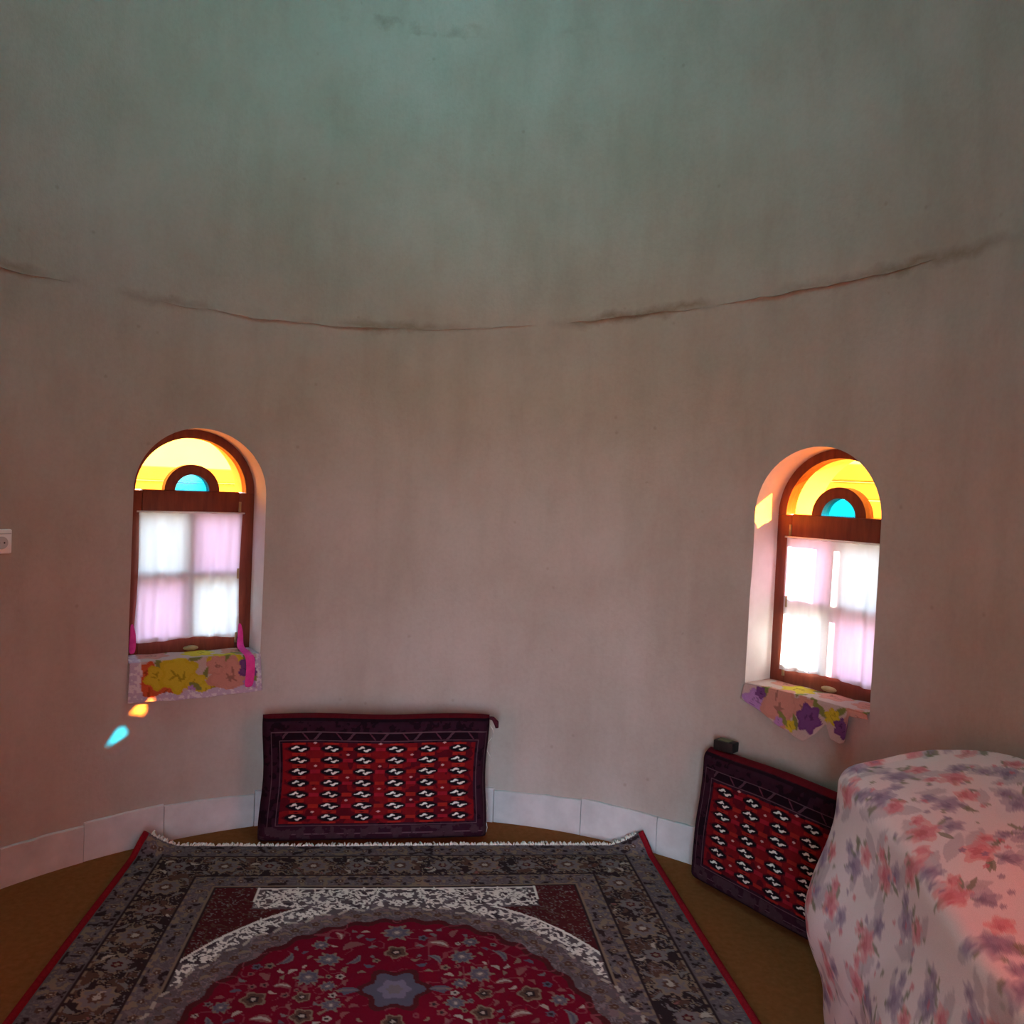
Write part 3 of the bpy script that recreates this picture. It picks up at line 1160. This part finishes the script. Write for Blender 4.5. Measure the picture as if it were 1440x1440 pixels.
def make_cushion(p0, ang, Wd, Ht, Th, lean, seed, label):
    """p0: front lower left corner on the floor, ang: direction of the lower edge"""
    root = empty('back_cushion', p0, ang)
    tag(root, label, 'cushion', 'Turkmen back cushions leaning on the wall')
    U, V, col = cushion_colors(Wd, Ht, 0.0025, seed)
    nv, nu = U.shape
    eu = np.minimum(U, Wd - U)
    ev = np.minimum(V, Ht - V)
    rr = 0.035
    f = lambda e: np.sqrt(np.clip(1 - (1 - np.clip(e / rr, 0, 1)) ** 2, 0, 1))
    prof = f(eu) * f(ev)
    bulge = 0.018 * np.sin(pi * np.clip(U / Wd, 0, 1)) ** .6 * np.sin(pi * np.clip(V / Ht, 0, 1)) ** .6
    nz = vnoise(U, V, 7, seed + 2, 2) - 0.5
    half = Th / 2
    ss = 1.0
    yf = half - (half * 0.62 + 0.006) * prof - bulge * 0.6 - nz * 0.010 * prof - 0.38 * half * prof
    yb = half + half * prof
    # sagging silhouette
    Xs = U + 0.006 * np.sin(V * 14 + seed) * (1 - 2 * U / Wd)
    Zs = V + 0.003 * np.cos(U * 11 + seed) * (V / Ht) - 0.0 * U
    Zs = np.where(V < 1e-6, np.maximum(Zs, 0.002), np.maximum(Zs, 0.002))
    ca, sa = cos(lean), sin(lean)

    def place(x, y, z):
        return np.stack([x, y * ca + z * sa, z * ca - y * sa + Th * sa * 1.0], -1)
    F = place(Xs, yf, Zs).reshape(-1, 3)
    cs = 6
    jb = list(range(0, nv, cs)) + ([nv - 1] if (nv - 1) % cs else [])
    n = nu * nv
    # back uses the same grid (fine enough, cheap)
    Bk = place(Xs, yb, Zs).reshape(-1, 3)
    verts = np.concatenate([F, Bk])
    ii = np.arange(n).reshape(nv, nu)
    q1 = np.stack([ii[:-1, :-1], ii[:-1, 1:], ii[1:, 1:], ii[1:, :-1]], -1).reshape(-1, 4)
    q2 = q1[:, ::-1] + n
    rim = np.concatenate([ii[0, :], ii[1:, -1], ii[-1, -2::-1], ii[-2:0:-1, 0]])
    sd = np.stack([np.roll(rim, -1), rim, rim + n, np.roll(rim, -1) + n], -1)
    fcs = np.concatenate([q1, q2, sd])
    bc = np.tile((0.13, 0.008, 0.014), (n, 1))
    cols = np.concatenate([col.reshape(-1, 3), bc])
    me = bpy.data.meshes.new('cover')
    me.vertices.add(len(verts))
    me.vertices.foreach_set('co', verts.astype(np.float32).ravel())
    me.loops.add(len(fcs) * 4)
    me.loops.foreach_set('vertex_index', fcs.astype(np.int32).ravel())
    me.polygons.add(len(fcs))
    me.polygons.foreach_set('loop_start', np.arange(0, len(fcs) * 4, 4, dtype=np.int32))
    me.update(calc_edges=True)
    finish('cover', me, M_TURK, root, True, None, cols)
    # tassels on the right-hand edge
    top = place(np.array(Wd), np.array(half), np.array(Ht))
    tx, ty, tz = (float(v) for v in top)
    tube('tassel', [(tx - 0.008, ty - 0.01, tz - 0.010), (tx + 0.018, ty - 0.02, tz - 0.012), (tx + 0.032, ty - 0.03, tz - 0.028), (tx + 0.036, ty - 0.03, tz - 0.050)], [0.006, 0.009, 0.012, 0.007], M_DARKWOOL, root)
    pts = [(tx + 0.008 + 0.014 * sin(k * 0.9), ty - 0.03, tz - 0.04 - k * 0.018) for k in range(9)]
    s = tube('loose_thread', pts, 0.0016, M_FRINGE, root, 6)
    s['label'] = 'loose pale threads'
    pts = [(tx + 0.004 + 0.006 * sin(k * 1.3), ty - 0.045, 0.16 - k * 0.02) for k in range(8)]
    tube('loose_thread', pts, 0.0016, M_FRINGE, root, 6)
    return root


make_cushion((-0.972, 3.405, 0.0), radians(8.9), 0.935, 0.512, 0.125, radians(4.5), 4,
             'dark red Turkmen patterned cushion leaning on the wall behind the rug')
tc_ = radians(56.5)
mid = polar(tc_, 1.535)
e_ = Vector((cos(tc_), -sin(tc_), 0))
make_cushion(mid - e_ * 0.465, -tc_, 0.93, 0.510, 0.115, radians(4.5), 15,
             'dark red Turkmen patterned cushion under a window, half hidden by bedding')

# small black box resting on the right-hand cushion
q0 = mid - e_ * 0.395 + Vector((sin(tc_), cos(tc_), 0)) * 0.105
bx = empty('small_box', (q0.x, q0.y, 0.513), -tc_ + 0.2)
tag(bx, 'small black box with an olive top lying on the cushion', 'box')
box('case', -0.042, 0.042, -0.026, 0.026, 0.0, 0.040, M_BLACK, bx, 0.006)
o = box('olive_panel', -0.028, 0.020, -0.018, 0.018, 0.0395, 0.0415, M_OLIVE, bx, 0.0008, 1)

# ------------------------------------------------------------------ wall socket
ts = radians(-58.9)
so = empty('wall_socket', polar(ts, R + 0.002, 1.232), -ts)
tag(so, 'white plastic wall socket on the plaster beside the window', 'socket')
box('plate', -0.043, 0.043, -0.014, 0.004, -0.043, 0.043, M_PLASTIC, so, 0.005, 3)
bm = bmesh.new()
r_ = bmesh.ops.create_cone(bm, cap_ends=True, segments=32, radius1=0.022, radius2=0.022, depth=0.004)
bmesh.ops.rotate(bm, verts=bm.verts, cent=(0, 0, 0), matrix=Matrix.Rotation(pi / 2, 3, 'X'))
M_GREY = noise_material('grey_plastic', (0.45, 0.45, 0.46), (0.50, 0.50, 0.51), 8, 0.4, 0.0, 0.4)
ring_ = o = bm_obj('socket_ring', bm, M_GREY, so)
o.location = (0.006, -0.0155, -0.004)
for dx in (-0.009, 0.009):
    bm = bmesh.new()
    bmesh.ops.create_cone(bm, cap_ends=True, segments=14, radius1=0.003, radius2=0.003, depth=0.003)
    bmesh.ops.rotate(bm, verts=bm.verts, cent=(0, 0, 0), matrix=Matrix.Rotation(pi / 2, 3, 'X'))
    o = bm_obj('pin_hole', bm, M_BLACK, ring_)
    o.location = (dx, -0.0013, 0)
box('top_ridge', -0.040, 0.040, -0.0155, -0.012, 0.026, 0.029, M_GREY, so, 0.001, 1)


# ------------------------------------------------------------------ sill cloths
def paint_big_flowers(U, V, Wd, Ln, seed, border):
    rg = random.Random(seed)
    lilac, white = (0.55, 0.46, 0.60), (0.74, 0.70, 0.74)
    yel, org, pnk, pur, grn = (0.62, 0.50, 0.02), (0.62, 0.10, 0.025), (0.60, 0.28, 0.22), (0.20, 0.06, 0.22), (0.22, 0.24, 0.06)
    cv = Canvas(U, V, (0.58, 0.44, 0.40))
    for (fu, fv, r, c1) in border['flowers']:
        x, y = fu * Wd, Ln + fv
        cv.leaf(x + r * 0.8, y - r * 0.7, 0.035, 0.012, rg.uniform(0, 3), grn)
        cv.rosette(x, y, r, rg.choice((5, 6)), (c1, tuple(min(1, v * 1.06 + 0.01) for v in c1), None, None), rg.uniform(0, 3))
        for q in range(5):
            cv.leaf(x + rg.uniform(-.3, .3) * r, y + rg.uniform(-.3, .3) * r, r * 0.25, r * 0.05, rg.uniform(0, 3), tuple(v * 0.6 for v in c1))
    if border['edge']:
        e = 0.028 + 0.006 * np.sin(U * 60) + 0.004 * np.sin(V * 75)
        m = (U < e + 0.012) | (U > Wd - e) | (V > Ln - e)
        cv.fill(m, lilac)
        cv.fill(m & (vnoise(U, V, 90, seed, 2) > 0.58), white)
    return cv.c


YEL, ORG, PNK, PUR, LIL, WHT = (0.60, 0.47, 0.02), (0.60, 0.10, 0.025), (0.58, 0.26, 0.20), (0.17, 0.05, 0.20), (0.42, 0.22, 0.50), (0.70, 0.62, 0.62)


def make_sill_cloth(t, z0, hw, sp, hang, u0, u1, seed, border, label):
    root_loc = polar(t, sqrt(R * R - hw * hw), z0)
    on = 0.145
    step = 0.005
    Wd = 2 * hw - 0.008
    mx = max(hang(k / 50) for k in range(51))
    nu = int(Wd / step) + 1
    nv1, nv2 = 24, 44
    us = np.linspace(0, 1, nu)
    V, PU, PV = [], [], []
    for j in range(nv1 + nv2):
        for i, u in enumerate(us):
            x = -hw + 0.004 + Wd * u
            # front lip follows the curved wall face, just proud of it
            face = -(sqrt(R * R - x * x) - sqrt(R * R - hw * hw))
            lip = -(-face) if False else (sqrt(R * R - x * x) - sqrt(R * R - hw * hw))
            yf = lip - 0.014
            if j < nv1:
                a = j / nv1
                y = on + (yf + 0.006 - on) * a
                z = 0.004 + 0.0015 * sin(u * 25 + seed) * (1 - a)
                s = (on - y)
            else:
                b = (j - nv1) / (nv2 - 1)
                h = hang(u)
                d = h * b
                # round over the edge
                rr = 0.007
                if d < rr:
                    y, z = yf - 0.001 * d, 0.004 - d * 0.7
                else:
                    y = yf - 0.001 - 0.010 * b * (0.5 + 0.5 * sin(u * 21 + seed * 1.7)) - 0.004 * b
                    z = 0.004 - d
                s = on + d
                x = x + (0.012 * b * sin(u * 9 + seed))
                if u0 is not None:
                    x = x * (1 - 0.0 * b)
            V.append((x, y, z))
            PU.append(Wd * u)
            PV.append(s)
    PU, PV = np.array(PU), np.array(PV)
    col = paint_big_flowers(PU, PV, Wd, on + mx, seed, border)
    faces = grid_faces(nu, nv1 + nv2)
    o = mesh_obj('sill_cloth', V, faces, M_VINYL, None, True, None, col)
    o.location = root_loc
    o.rotation_euler = (0, 0, -t)
    sm = o.modifiers.new('thick', 'SOLIDIFY')
    sm.thickness = 0.0012
    sm.offset = 1
    tag(o, label, 'cloth', 'flowered cloths on the window sills')
    return o


make_sill_cloth(*WIN[0], lambda u: 0.155 + 0.012 * sin(u * 3.1), None, None, 12,
                dict(edge=True, flowers=[(.2, -.27, .07, PNK), (.55, -.26, .07, YEL), (.85, -.25, .07, PNK), (.72, -.15, .075, YEL), (.08, -.04, .095, ORG), (.26, -.02, .075, ORG), (.13, -.12, .05, ORG), (.20, -.10, .055, YEL),
                     (.36, -.105, .088, YEL), (.50, -.06, .05, YEL), (.62, -.035, .05, YEL), (.75, -.085, .085, PNK), (.66, -.13, .045, PNK), (.47, -.035, .022, LIL), (.91, -.11, .05, PUR), (.90, -.04, .03, LIL)]),
                'yellow and orange flowered cloth with lilac edging hanging from window sill')


def hang_r(u):
    return float(np.interp(u, [0, .05, .12, .3, .45, .55, .63, .70, .735, .80, .84, .86, 1], [.06, .075, .09, .13, .155, .16, .125, .075, .125, .13, .12, .022, .018]))


make_sill_cloth(*WIN[1], hang_r, None, None, 31,
                dict(edge=False, flowers=[(.2, -.29, .07, PNK), (.35, -.24, .07, YEL), (.62, -.27, .07, PNK), (.9, -.25, .06, PNK), (.10, -.10, .05, LIL), (.30, -.115, .095, PNK), (.14, -.135, .025, PUR), (.50, -.12, .05, PNK),
                     (.56, -.085, .058, PUR), (.41, -.04, .026, YEL), (.30, -.045, .022, LIL), (.74, -.115, .032, YEL), (.82, -.085, .038, PUR), (.92, -.13, .05, PNK)]),
                'crumpled pink and purple flowered cloth hanging unevenly from window sill')


# ------------------------------------------------------------------ bedding bundle under a flowered sheet
def make_bundle():
    foot = [(0.955, 2.40), (1.10, 2.44), (1.25, 2.40), (1.40, 2.20), (1.405, 1.80), (1.29, 1.42), (1.16, 1.20), (1.03, 1.12), (0.935, 1.15), (0.900, 1.55), (0.945, 2.00)]
    # smooth closed outline (Catmull-Rom), resampled by length
    P = []
    n = len(foot)
    for i in range(n):
        p0, p1, p2, p3 = (Vector(foot[(i + k) % n]) for k in (-1, 0, 1, 2))
        for s in range(20):
            u = s / 20
            P.append(0.5 * ((2 * p1) + (p2 - p0) * u + (2 * p0 - 5 * p1 + 4 * p2 - p3) * u * u + (3 * p1 - p0 - 3 * p2 + p3) * u ** 3))
    P = np.array([(p.x, p.y) for p in P])
    d = np.r_[0, np.cumsum(np.hypot(*(np.roll(P, -1, 0) - P).T))]
    N = 420
    q = np.linspace(0, d[-1], N, endpoint=False)
    Pc = np.vstack([P, P[:1]])
    O = np.stack([np.interp(q, d, Pc[:, 0]), np.interp(q, d, Pc[:, 1])], 1)
    cen = np.array([1.08, 1.80])
    tang = np.roll(O, -1, 0) - np.roll(O, 1, 0)
    tang /= np.linalg.norm(tang, axis=1)[:, None]
    nrm = np.stack([tang[:, 1], -tang[:, 0]], 1)
    if ((O - cen) * nrm).sum() < 0: nrm = -nrm
    Hh = 0.735
    rc = 0.042
    rings = []
    MS = 110
    for j in range(MS):
        z = (Hh - rc) * j / (MS - 1)
        v = z / Hh
        # soft stack: bulges low down on the left and front sides, draws in towards the top
        bul = 0.060 * np.exp(-((v - 0.46) / 0.24) ** 2)
        free = np.clip((-nrm[:, 0] * 1.1 + 0.1), 0, 1) + 0.25 * np.clip(nrm[:, 1], 0, 1)
        free = np.clip(free, 0, 1)
        fold = np.array([mnoise.noise(Vector((O[i, 0] * 5, O[i, 1] * 5 + z * 2.3, z * 1.8))) for i in range(N)])
        fold2 = np.array([mnoise.noise(Vector((O[i, 1] * 13 + z * 9, O[i, 0] * 9, z * 4))) for i in range(N)])
        off = bul * free + (0.020 * fold + 0.010 * fold2) * free * (0.35 + 0.65 * (1 - v))
        rings.append(np.c_[O + nrm * off[:, None], np.full(N, z)])
    base_top = rings[-1][:, :2]
    for k in range(1, 9):
        a = k / 8 * pi / 2
        rings.append(np.c_[base_top - nrm * (rc * (1 - cos(a))), np.full(N, Hh - rc + rc * sin(a))])
    edge = rings[-1][:, :2].copy()
    for k in range(1, 61):
        s = 1 - k / 60
        xy = cen + (edge - cen) * s
        z = Hh + 0.030 * (1 - s) ** 0.8 * 1.0
        zz = np.array([z + 0.010 * mnoise.noise(Vector((p[0] * 4, p[1] * 4, 2))) + 0.004 * mnoise.noise(Vector((p[0] * 13, p[1] * 9, 5))) for p in xy]) if k < 60 else np.full(N, z)
        # the pile is a little higher where it leans on the wall
        zz = zz + 0.0 
        rings.append(np.c_[xy, zz])
    # edge rows follow the slope so there is no step
    V = np.concatenate(rings)
    V[:, 2] = 0.004 + V[:, 2] * (1 - 0.12 * np.clip((2.30 - V[:, 1]) / 0.95, 0, 1.2)) * (1 + 0.17 * np.clip((V[:, 0] - 0.97) / 0.42, 0, 1))
    nr = len(rings)
    faces = grid_faces(N, nr, 0, True)
    faces.append(tuple(range(N))[::-1])
    # --- printed bouquets, placed on the cloth itself
    rg = random.Random(9)
    col = np.empty_like(V)
    col[:] = (0.70, 0.67, 0.70)
    nz = np.array([mnoise.noise(Vector((p[0] * 6, p[1] * 6, p[2] * 6))) for p in V])
    col += (nz * 0.03)[:, None]
    pinkc, pink2, violet, viol2, leafc, greyl = (0.58, 0.16, 0.21), (0.66, 0.27, 0.30), (0.24, 0.20, 0.33), (0.33, 0.29, 0.42), (0.19, 0.22, 0.15), (0.46, 0.44, 0.50)
    V3 = V.reshape(nr, N, 3)
    du = np.roll(V3, -1, 1) - np.roll(V3, 1, 1)
    dv = np.gradient(V3, axis=0)
    nn = np.cross(du, dv).reshape(-1, 3)
    ln = np.linalg.norm(nn, axis=1)
    ln[ln == 0] = 1
    nn /= ln[:, None]

    def frame(i, rot):
        nv_ = Vector(nn[i])
        a = nv_.cross(Vector((0, 0, 1)))
        if a.length < 0.3: a = nv_.cross(Vector((0, 1, 0)))
        a.normalize()
        b = nv_.cross(a)
        return np.array(a * cos(rot) + b * sin(rot)), np.array(-a * sin(rot) + b * cos(rot))

    def blot(c, A_, B_, x, y, r, shape, cc, alpha=1.0, rot=0.0, asp=0.4):
        p = c + A_ * x + B_ * y
        D = V - p
        sel = np.nonzero((np.abs(D) < r * 1.2).all(1))[0]
        D = D[sel]
        a, b = D @ A_, D @ B_
        a, b = a * cos(rot) + b * sin(rot), -a * sin(rot) + b * cos(rot)
        if shape == 'flower':
            m = np.hypot(a, b) < r * (0.84 + 0.16 * np.cos(5 * np.arctan2(b, a)))
        else:
            m = np.abs(b) < r * asp * np.clip(1 - (a / r) ** 2, 0, 1)
        s = sel[m]
        col[s] = col[s] * (1 - alpha) + np.array(cc) * alpha
    placed = []
    tries = 0
    lo, hi = 20 * N, (nr - 8) * N
    while len(placed) < 110 and tries < 6000:
        tries += 1
        i = rg.randrange(lo, hi)
        if V[i][0] > 1.38 and V[i][2] < 0.6: continue
        if any(np.linalg.norm(V[i] - p) < 0.118 for p in placed): continue
        placed.append(V[i].copy())
        A_, B_ = frame(i, rg.uniform(-0.7, 0.7))
        c = V[i]
        k = rg.random()
        for _ in range(3):
            blot(c, A_, B_, rg.uniform(-.07, .07), rg.uniform(-.06, .06), rg.uniform(.035, .06), 'leaf', greyl, 0.75, rg.uniform(0, 3))
        for s in range(4):
            an = rg.uniform(0, 6.28)
            blot(c, A_, B_, 0.040 * cos(an), 0.040 * sin(an), 0.026, 'leaf', leafc, 0.8, an, 0.26)
        m1, m2 = (pinkc, pink2) if k < 0.5 else (violet, viol2)
        o1, o2 = (violet, viol2) if k < 0.5 else (pinkc, pink2)
        for (fx, fy, fr, ca_, cb_) in ((-0.016, 0.010, 0.044, m2, m1), (0.038, -0.022, 0.032, o2, o1), (-0.050, -0.030, 0.022, m2, m1)):
            blot(c, A_, B_, fx, fy, fr, 'flower', ca_, 0.62, rg.uniform(0, 3))
            blot(c, A_, B_, fx + 0.004, fy, fr * 0.66, 'flower', cb_, 0.5, rg.uniform(0, 3))
            blot(c, A_, B_, fx - 0.003, fy + 0.004, fr * 0.3, 'flower', tuple(0.7 * q for q in cb_), 0.45, rg.uniform(0, 3))
        for s in range(6):
            blot(c, A_, B_, rg.uniform(-.085, .085), rg.uniform(-.085, .085), 0.009, 'flower', rg.choice((pinkc, violet, leafc)), 0.7)
    root = empty('bedding_bundle', (1.08, 1.80, 0))
    tag(root, 'stack of bedding under a pink and violet flowered sheet against the wall', 'bedding')
    V = V - np.array([1.08, 1.80, 0])
    mesh_obj('flowered_sheet', V, faces, M_SHEET, root, True, None, np.clip(col, 0, 1))
    return root


make_bundle()

# ------------------------------------------------------------------ outside
g = mesh_obj('ground', [(-60, -60, -0.05), (60, -60, -0.05), (60, 60, -0.05), (-60, 60, -0.05)], [(0, 1, 2, 3)], M_EARTH, smooth=False)
tag(g, 'sandy earth outside the building', 'ground', kind='structure')


def yard_wall(name, x0, x1, y, h, rows, rz, label, seed):
    rg = random.Random(seed)
    root = empty(name, (x0, y, -0.05), rz)
    tag(root, label, 'wall')
    for k in range(rows):
        z0, z1 = h * k / rows, h * (k + 1) / rows - 0.012
        pr = rg.uniform(0, 0.05)
        box('course', 0, x1 - x0, -pr, 0.35, z0, z1, M_BRICK, root, 0.012, 1)
    return root


yard_wall('yard_wall', 3.05, 8.4, 8.2, 1.92, 11, radians(-12), 'coursed mud-brick yard wall outside window above bedding', 3)
yard_wall('yard_wall', -9.0, -2.2, 9.6, 1.62, 9, radians(8), 'low coursed mud-brick yard wall outside window beside socket', 5)
